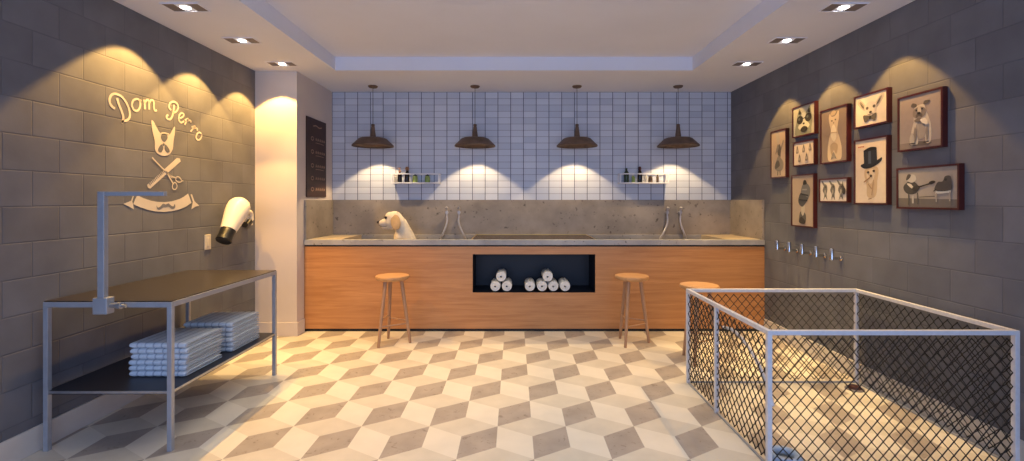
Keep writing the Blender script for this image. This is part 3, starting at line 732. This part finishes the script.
ribbon(mb, [(522,140),(520,175),(512,215),(496,242),(474,238),(470,220),(482,212)], t1, cA); ribbon(mb, [(502,178),(488,160),(492,132),(518,118),(544,132),(552,160),(540,186),(518,198)], t2*1.2, cA)
ribbon(mb, [(562,236),(584,226),(592,208),(576,198),(560,214),(556,244),(572,266),(594,256)], t2*1.15, cA)
for (gx, gy, th_) in ((618,266,math.radians(33)), (663,318,math.radians(44))):
    ribbon(mb, [(gx+1.15*(x*math.cos(th_)+y*math.sin(th_)), gy+1.15*(x*math.sin(th_)-y*math.cos(th_))) for x, y in ((-22,2),(-12,20),(-7,17),(-9,2),(-7,-22))], t2*1.15, cA)
    ribbon(mb, [(gx+1.15*(x*math.cos(th_)+y*math.sin(th_)), gy+1.15*(x*math.sin(th_)-y*math.cos(th_))) for x, y in ((-8,4),(2,17),(12,19),(17,10))], t2*1.15, cA)
ribbon(mb, [(702,336),(684,350),(680,376),(694,390),(712,378),(718,352)], t2*1.15, cA, closed=True)
ribbon(mb, [(716,350),(724,358)], t2, cA)
build('word', mb, M['logo'], LG, recalc=False)
mb = MB()
blob(mb, [(168,134),(172,170),(179,200),(180,228),(190,243),(208,250),(226,246),(238,228),(241,200),(245,175),(245,153),(236,166),(228,180),(214,182),(200,178),(186,158),(176,138)], cC, n=3)
blob(mb, [(201,180),(210,178),(219,182),(221,191),(215,201),(210,204),(203,199),(199,189)], cC, 1, .0042)
blob(mb, [(200,212),(206,220),(206,228),(200,238),(191,236),(190,226)], cC, 1, .0042); blob(mb, [(214,212),(224,224),(228,236),(220,239),(212,230),(211,220)], cC, 1, .0042)
blob(mb, [(203,212),(208,208),(212,212),(208,218)], cC, 1, .0044)
ribbon(mb, [(196,177),(210,174),(226,179)], .010, cC, o=.0044)
build('dog_head_emblem', mb, [M['logo'], M['block_l']], LG, recalc=False)
mb = MB(); blob(mb, [(176,243),(372,66),(392,70),(398,88),(196,268),(182,262)], cB, smooth=False)
for i in range(12):
    t = i/12; x, y = 186+105*t, 238-95*t
    blob(mb, [(x,y-6),(x+4.5,y-10),(x+13,y+6),(x+9,y+9)], cB, 1, .0042, smooth=False)
build('comb_emblem', mb, [M['logo'], M['block_l']], LG, recalc=False)
mb = MB()
ribbon(mb, [(208,62),(255,112),(302,158),(340,195)], .010, cB, o=.0046); ribbon(mb, [(300,150),(318,185),(345,232)], .011, cB, o=.0046); ribbon(mb, [(318,172),(345,190),(372,196)], .009, cB, o=.0046)
ribbon(mb, [(355,228),(342,245),(345,268),(362,272),(372,254),(368,236)], .008, cB, closed=True, o=.0046); ribbon(mb, [(368,192),(364,210),(380,224),(402,220),(394,200),(382,190)], .008, cB, closed=True, o=.0046); ribbon(mb, [(400,214),(414,218)], .007, cB, o=.0046)
build('scissors_emblem', mb, M['logo'], LG, recalc=False)
mb = MB()
blob(mb, [(112,310),(150,330),(200,347),(245,355),(290,357),(340,351),(390,336),(420,320),(446,300),(458,330),(468,362),(430,388),(390,404),(340,416),(285,421),(230,417),(180,407),(130,390),(84,370),(96,340)], cB, smooth=False)
blob(mb, [(20,368),(70,348),(84,308),(90,312),(78,352),(84,372),(88,404),(60,388)], cB, smooth=False); blob(mb, [(462,306),(472,304),(488,350),(520,380),(494,386),(468,404),(474,374),(478,354)], cB, smooth=False)
blob(mb, [(238,374),(244,392),(262,386),(280,366),(298,372),(316,364),(334,380),(350,384),(356,368),(362,384),(354,400),(334,400),(318,388),(298,390),(280,392),(258,406),(240,400)], cB, 1, .0042, n=2)
build('banner_emblem', mb, [M['logo'], M['block_l']], LG, recalc=False)

# ------------------------------------------------------------------ menu board in the alcove
BD = thing('menu_board', 'tall narrow dark brown chalk board hanging on the alcove side wall', 'board', (XA, 5.25, 1.44))
y0b, y1b, z0b, z1b = 4.99, 5.50, 1.432, 2.305
build('panel', MB().box(XA+.001, XA+.014, y0b, y1b, z0b, z1b), M['blackboard'], BD)
mb = MB()
def bl(u, v): return Vector((XA+.016, y0b+(y1b-y0b)*u, z0b+(z1b-z0b)*v))
def rib2(mb, pts, w):
    P = crom([bl(*q) for q in pts], 4); vs = []
    for i, p in enumerate(P):
        d = (P[min(len(P)-1,i+1)]-P[max(0,i-1)]).normalized(); nn = Vector((0,-d.z,d.y))*w/2; vs += [p+nn, p-nn]
    mb.add(vs, [(2*i,2*i+1,2*i+3,2*i+2) for i in range(len(P)-1)])
rib2(mb, [(.3,.90),(.45,.915),(.6,.9),(.75,.915)], .012)
build('chalk_heading', mb, M['chalk'], BD, recalc=False)
for k_, v in enumerate((.74,.575,.40,.24,.10)):
    mb = MB()
    rib2(mb, [(.26+.06*math.cos(a_*PI/4), v+.022*math.sin(a_*PI/4)) for a_ in range(9)], .010)
    x = .42
    while x < .86:
        rib2(mb, [(x,v-.018),(x+.03,v+.016),(x+.055,v-.014),(x+.075,v+.01)], .009); x += .105
    if k_ < 3: rib2(mb, [(.42,v-.045),(.62,v-.042),(.85,v-.047)], .006)
    build('chalk_line', mb, M['chalk'], BD, recalc=False)

# ------------------------------------------------------------------ framed prints (right wall)
XF = XR-.034
def framed(L, R, TL, BL, bg, art, lb, fw=.012):
    yf = XF*F/(L-514); yn = XR*F/(R-514); zt = H+(200-TL)*yf/F; zb = H+(200-BL)*yf/F
    t = thing('framed_picture', lb, 'picture', (XR, (yf+yn)/2, zb), 'framed animal pictures on right wall')
    mb = MB(); mb.box(XF, XR-.001, yn, yn+fw, zb, zt); mb.box(XF, XR-.001, yf-fw, yf, zb, zt); mb.box(XF, XR-.001, yn+fw, yf-fw, zb, zb+fw); mb.box(XF, XR-.001, yn+fw, yf-fw, zt-fw, zt)
    build('frame', mb, M['frame'], t)
    mats = [flat(*bg)]; mb = MB(); ya, yb, za, zc = yf-fw, yn+fw, zb+fw, zt-fw
    def q(u, v, k_): return (XF+.006-.0004*k_, ya+(yb-ya)*u, za+(zc-za)*v)
    mb.box(XF+.006, XF+.014, yb, ya, za, zc)
    for k_, (col, pts) in enumerate(art):
        mm = flat(*col)
        if mm not in mats: mats.append(mm)
        mb.poly([q(min(max(u,.0),1), min(max(v,.0),1), k_+1) for u, v in pts], mats.index(mm))
    build('print', mb, mats, t, recalc=False); return t
def el(cx, cy, rx, ry, rot=0, n=20):
    return [(cx+rx*math.cos(2*PI*i/n)*math.cos(rot)-ry*math.sin(2*PI*i/n)*math.sin(rot), cy+rx*math.cos(2*PI*i/n)*math.sin(rot)+ry*math.sin(2*PI*i/n)*math.cos(rot)) for i in range(n)]
def ln(x0,y0,x1,y1,w=.02):
    d = Vector((x1-x0,y1-y0)); d.normalize(); nx_, ny_ = -d.y*w/2, d.x*w/2
    return [(x0+nx_,y0+ny_),(x1+nx_,y1+ny_),(x1-nx_,y1-ny_),(x0-nx_,y0-ny_)]
def sm_(pts, n=4): return [(p.x,p.y) for p in crom([Vector((a_,b_,0)) for a_,b_ in pts], n, True)[:-1]]
PAPER = (206,190,170); G1=(40,38,38); G2=(96,90,84); G3=(140,132,122); G4=(180,170,156); WHT=(226,214,194)
# 1 slim greyhound-like figure in a dress
framed(770.3, 789.4, 132.1, 178.6, (190,170,146), [(G4, sm_([(.35,.98),(.55,.94),(.6,.8),(.5,.72),(.38,.8)])), (G2, sm_([(.55,.72),(.68,.62),(.66,.5),(.62,.42),(.45,.5),(.46,.62)])), (G3, sm_([(.45,.72),(.52,.62),(.3,.5),(.36,.62)])),
  (G3, sm_([(.5,.46),(.64,.42),(.85,.3),(.8,.16),(.55,.12),(.25,.18),(.3,.3)])), (G2, sm_([(.3,.3),(.5,.36),(.6,.24),(.3,.18)])), (G2, ln(.48,.14,.46,.03,.05)), (G2, ln(.62,.14,.64,.03,.05)), (G3, ln(.7,.6,.86,.78,.05))],
  'narrow portrait print of a slim figure in a skirt, leftmost frame on right wall')
# 2 cat with round sunglasses
framed(792, 818.7, 108.3, 138.4, (178,176,160), [((128,132,118), sm_([(.15,0),(.1,.25),(.16,.5),(.2,.72),(.3,.94),(.42,.76),(.6,.76),(.78,.96),(.86,.7),(.9,.45),(.86,.2),(.8,0)])), ((196,196,180), sm_([(.4,.75),(.6,.75),(.62,.5),(.78,.3),(.6,.16),(.4,.16),(.24,.3),(.4,.5)])),
  (G1, el(.33,.54,.15,.15)), (G1, el(.72,.57,.15,.15)), ((84,92,92), el(.30,.57,.05,.05)), ((84,92,92), el(.69,.6,.05,.05)), (G1, ln(.45,.57,.6,.58,.03)), (G1, el(.52,.39,.05,.035)), (G1, sm_([(.36,.2),(.52,.3),(.7,.22),(.6,.1),(.45,.1)])), (G1, sm_([(.28,.74),(.32,.88),(.4,.78)])), (G1, sm_([(.7,.77),(.78,.88),(.82,.72)]))],
  'square print of a cat face wearing round black sunglasses')
# 3 small animal sketches
a3 = []
for i, (u, v) in enumerate(((.17,.7),(.5,.72),(.82,.74),(.3,.3),(.66,.32))):
    a3 += [(G3, sm_([(u-.06,v-.16),(u-.05,v),(u-.02,v+.12),(u,v+.2),(u+.03,v+.1),(u+.06,v-.02),(u+.06,v-.16)])), (G2, el(u,v+.1,.025,.05)), (G4, el(u,v-.05,.03,.06))]
framed(792.7, 818.1, 142.9, 166.9, (218,204,184), a3, 'small landscape print of five tiny animal sketches, below the sunglasses cat')
# 4 tall standing cat
framed(820, 851.7, 111.2, 164.5, (140,124,112), [((206,186,156), sm_([(.3,.02),(.25,.2),(.3,.42),(.38,.58),(.34,.7),(.3,.82),(.33,.92),(.42,.86),(.56,.87),(.68,.95),(.7,.82),(.66,.7),(.64,.58),(.72,.44),(.8,.24),(.78,.04),(.6,.02)])), ((226,212,182), sm_([(.38,.5),(.42,.66),(.5,.7),(.58,.62),(.6,.46),(.5,.38)])),
  ((176,154,126), sm_([(.36,.3),(.5,.36),(.66,.3),(.6,.14),(.5,.22),(.42,.12)])), (G2, el(.43,.78,.03,.015)), (G2, el(.57,.79,.03,.015)), (G2, el(.5,.735,.02,.012)), ((190,168,138), sm_([(.38,.92),(.5,.97),(.6,.93),(.55,.88),(.42,.88)])), ((186,164,134), ln(.36,.56,.66,.54,.012)), (G3, sm_([(.4,.04),(.5,.18),(.62,.04),(.52,.08)]))],
  'tall print of a pale cat standing upright on a brown background')
# 5 chihuahua with bow tie
framed(853.6, 892.4, 97.5, 129.4, WHT, [((196,186,172), sm_([(.08,.78),(.12,.92),(.24,.82),(.36,.62),(.32,.5),(.2,.6)])), ((196,186,172), sm_([(.92,.84),(.86,.96),(.74,.82),(.64,.64),(.68,.52),(.8,.62)])), (G3, sm_([(.14,.8),(.2,.82),(.3,.64),(.24,.62)])), (G3, sm_([(.86,.84),(.8,.84),(.7,.66),(.76,.64)])),
  ((214,204,188), sm_([(.32,.6),(.38,.72),(.5,.76),(.62,.72),(.7,.6),(.66,.42),(.56,.3),(.46,.3),(.36,.42)])), (G2, el(.4,.56,.045,.05)), (G2, el(.62,.58,.045,.05)), (G1, el(.51,.41,.045,.04)), (G3, ln(.42,.34,.6,.35,.025)), (G3, ln(.5,.38,.5,.3,.015)),
  ((92,88,84), sm_([(.28,.34),(.34,.1),(.48,.2),(.48,.28)])), ((92,88,84), sm_([(.7,.34),(.66,.1),(.53,.2),(.53,.28)])), (G1, el(.505,.235,.04,.06)), ((60,58,58), ln(.2,.74,.3,.58,.02)), ((60,58,58), ln(.82,.78,.7,.6,.02))],
  'landscape print of a big-eared small dog wearing a bow tie')
# 6 dog with top hat
framed(853.6, 892, 140.7, 204.3, (226,208,182), [((204,178,142), sm_([(.36,.55),(.3,.46),(.34,.36),(.38,.26),(.4,.1),(.6,.08),(.7,.16),(.72,.34),(.76,.5),(.66,.57)])), ((224,202,168), sm_([(.44,.52),(.38,.42),(.5,.3),(.62,.4),(.64,.52)])), ((30,34,44), sm_([(.18,.60),(.3,.63),(.5,.615),(.7,.66),(.86,.70),(.84,.645),(.7,.59),(.5,.55),(.3,.55)], 4)),
  ((34,40,52), [(.3,.6),(.28,.83),(.7,.86),(.72,.63),(.5,.585)]), ((70,82,100), [(.44,.62),(.44,.84),(.52,.845),(.53,.62)]), ((20,22,28), sm_([(.28,.83),(.5,.88),(.7,.86),(.5,.82)])), ((70,58,46), el(.44,.485,.04,.02)), ((70,58,46), el(.62,.5,.04,.02)), ((60,50,42), el(.53,.425,.04,.022)), ((140,104,72), ln(.3,.33,.5,.4,.02)), ((170,140,108), ln(.44,.3,.56,.22,.02)), ((170,140,108), ln(.62,.36,.56,.12,.02)), ((150,120,90), ln(.46,.06,.56,.07,.015)), ((184,110,90), ln(.12,.90,.17,.90,.02)), ((184,110,90), ln(.19,.895,.24,.905,.02)), ((184,110,90), ln(.26,.9,.32,.9,.02))],
  'tall print of a pale dog wearing a black top hat')
# 7 figure with a tall helmet-like hat
framed(791, 817.6, 175.3, 226, (178,160,140), [((96,92,88), sm_([(.62,.06),(.66,.2),(.56,.28),(.4,.28),(.34,.18),(.34,.06)])), ((190,180,160), sm_([(.44,.26),(.46,.4),(.6,.42),(.6,.3),(.52,.2)])), ((84,84,84), sm_([(.3,.5),(.36,.42),(.5,.38),(.66,.46),(.78,.56),(.72,.64),(.5,.66),(.36,.62)])),
  ((116,116,114), sm_([(.42,.62),(.46,.76),(.56,.84),(.72,.84),(.86,.74),(.84,.62),(.76,.56),(.55,.62)])), (G1, sm_([(.54,.82),(.56,.9),(.66,.9),(.7,.83)])), ((54,54,56), ln(.4,.64,.78,.6,.03)), ((54,54,56), ln(.34,.52,.74,.5,.025)), ((150,148,140), ln(.5,.72,.72,.72,.03)), ((60,56,52), sm_([(.36,.06),(.44,.18),(.64,.1),(.6,.04)]))],
  'portrait print of a dog in a tall grey hat, lowest frame of all')
# 8 three cats
a8 = []
for u in (.2,.5,.8):
    a8 += [((110,106,100), sm_([(u-.07,.04),(u-.04,.3),(u-.10,.5),(u-.05,.72),(u,.8),(u+.07,.7),(u+.08,.5),(u+.05,.3),(u+.08,.04),(u,.2)])), ((110,106,100), sm_([(u-.06,.72),(u-.14,.92),(u-.1,.94),(u-.01,.76)])), ((70,66,64), el(u+.02,.66,.03,.05)), ((160,154,144), el(u,.42,.03,.12))]
a8.append(((60,58,58), sm_([(.86,.9),(.9,.7),(.97,.5),(.93,.3),(.86,.4)])))
framed(818.7, 851.7, 179.0, 202.4, (216,206,192), a8, 'small landscape print of three grey cats standing in a row')
# 9 sitting bulldog
framed(897.3, 948, 98.2, 152.4, (158,144,136), [((134,120,112), [(0,0),(1,0),(1,.12),(0,.12)]), ((100,92,86), sm_([(.3,.06),(.7,.04),(.76,.1),(.3,.13)])), ((202,190,172), sm_([(.34,.1),(.3,.3),(.36,.5),(.36,.66),(.4,.78),(.6,.8),(.66,.66),(.74,.5),(.78,.3),(.76,.1),(.66,.08),(.62,.2),(.48,.2),(.46,.08)])),
  ((160,149,137), sm_([(.44,.22),(.42,.42),(.5,.5),(.6,.48),(.66,.3),(.6,.18),(.5,.16)])), ((92,84,78), sm_([(.30,.80),(.34,.86),(.44,.82),(.41,.77)])), ((92,84,78), sm_([(.6,.8),(.63,.86),(.75,.85),(.70,.80)])), ((138,126,116), sm_([(.36,.72),(.5,.77),(.64,.72),(.64,.6),(.5,.55),(.36,.6)])), ((192,180,164), sm_([(.48,.78),(.52,.78),(.55,.68),(.5,.64),(.46,.68)])), ((104,94,86), sm_([(.42,.62),(.5,.66),(.58,.62),(.56,.57),(.5,.6),(.44,.57)])), ((140,130,120), sm_([(.36,.2),(.40,.4),(.44,.3),(.42,.12)])), ((140,130,120), sm_([(.72,.2),(.70,.4),(.66,.3),(.68,.12)])), ((120,110,101), sm_([(.38,.52),(.5,.56),(.64,.52),(.5,.48)])), (G1, el(.5,.65,.04,.025)), (G1, el(.44,.71,.02,.02)), (G1, el(.58,.72,.02,.02)),
  ((180,170,156), sm_([(.3,.08),(.28,.2),(.34,.3),(.4,.2),(.38,.08)])), ((70,62,58), ln(.3,.1,.42,.09,.02)), ((70,62,58), ln(.62,.09,.74,.1,.02)), ((226,216,196), sm_([(.54,.52),(.66,.54),(.72,.42),(.62,.44)]))],
  'large nearly square print of a bulldog sitting facing front, rightmost in upper row')
# 10 dog with guitar and cat on table
framed(896.2, 964.8, 168.4, 208.6, (160,150,140), [((110,102,94), [(0,0),(1,0),(1,.2),(0,.24)]), ((72,68,64), sm_([(.12,.42),(.1,.56),(.2,.68),(.3,.66),(.38,.5),(.32,.36),(.2,.34)])), ((206,196,180), sm_([(.16,.62),(.24,.6),(.3,.46),(.24,.5)])), ((190,182,168), sm_([(.17,.7),(.2,.84),(.3,.84),(.33,.72),(.26,.64)])), ((80,74,70), sm_([(.15,.72),(.18,.86),(.24,.84),(.2,.74)])),
  ((60,54,50), sm_([(.26,.5),(.34,.56),(.4,.54),(.38,.46),(.3,.42)])), ((46,40,38), ln(.38,.52,.62,.62,.035)), ((46,40,38), sm_([(.56,.58),(.56,.64),(.62,.67),(.66,.64),(.62,.59)])), ((90,84,78), ln(.2,.36,.2,.06,.02)), ((90,84,78), ln(.36,.38,.36,.08,.02)), ((180,172,160), ln(.28,.3,.28,.1,.03)),
  ((214,206,190), [(.66,.34),(.9,.36),(.91,.42),(.67,.41)]), ((160,150,138), ln(.68,.36,.68,.14,.02)), ((160,150,138), ln(.89,.38,.89,.16,.02)), ((76,70,66), sm_([(.66,.42),(.7,.62),(.78,.64),(.82,.76),(.9,.76),(.92,.6),(.9,.42)])), ((50,46,44), el(.83,.68,.02,.03)), ((50,46,44), ln(.64,.4,.68,.46,.02)), ((84,78,72), ln(.4,.26,.66,.28,.02))],
  'wide landscape print of a dog playing guitar beside a cat on a table')

# ------------------------------------------------------------------ light and world
w = bpy.data.worlds.new('world'); bpy.context.scene.world = w; w.use_nodes = True
bg = w.node_tree.nodes['Background']; bg.inputs[0].default_value = (.40,.55,1.0,1); bg.inputs[1].default_value = 1.15
def area(name, loc, rot, sx, sy, e, col):
    l = bpy.data.lights.new(name, 'AREA'); l.shape = 'RECTANGLE'; l.size = sx; l.size_y = sy; l.energy = e; l.color = col
    o = bpy.data.objects.new(name, l); C.objects.link(o); o.location = loc; o.rotation_euler = rot; return o
area('front_fill_light', (0, -1.55, 1.5), (PI/2, 0, 0), 5.0, 2.3, 72, (.46,.64,1.0))  # added cool fill across the unseen open front, behind the camera
area('floor_fill_light', (0, 3.2, TRAY-.02), (0, 0, 0), 3.2, 2.6, 31, (1,.87,.68))  # added warm fill to brighten the floor; the tray has no such fixture
bpy.data.lights['floor_fill_light'].spread = math.radians(110)

cam = bpy.data.cameras.new('camera'); co = bpy.data.objects.new('camera', cam); C.objects.link(co)
co.location = (0, 0, H); co.rotation_euler = (PI/2, 0, 0)
cam.sensor_fit = 'HORIZONTAL'; cam.sensor_width = 36; cam.lens = 36*F/1024
cam.shift_x = -2/1024; cam.shift_y = -30.5/1024; cam.clip_start = .05
bpy.context.scene.camera = co
vs_ = bpy.context.scene.view_settings; vs_.view_transform = 'Standard'; vs_.look = 'None'; vs_.exposure = 0
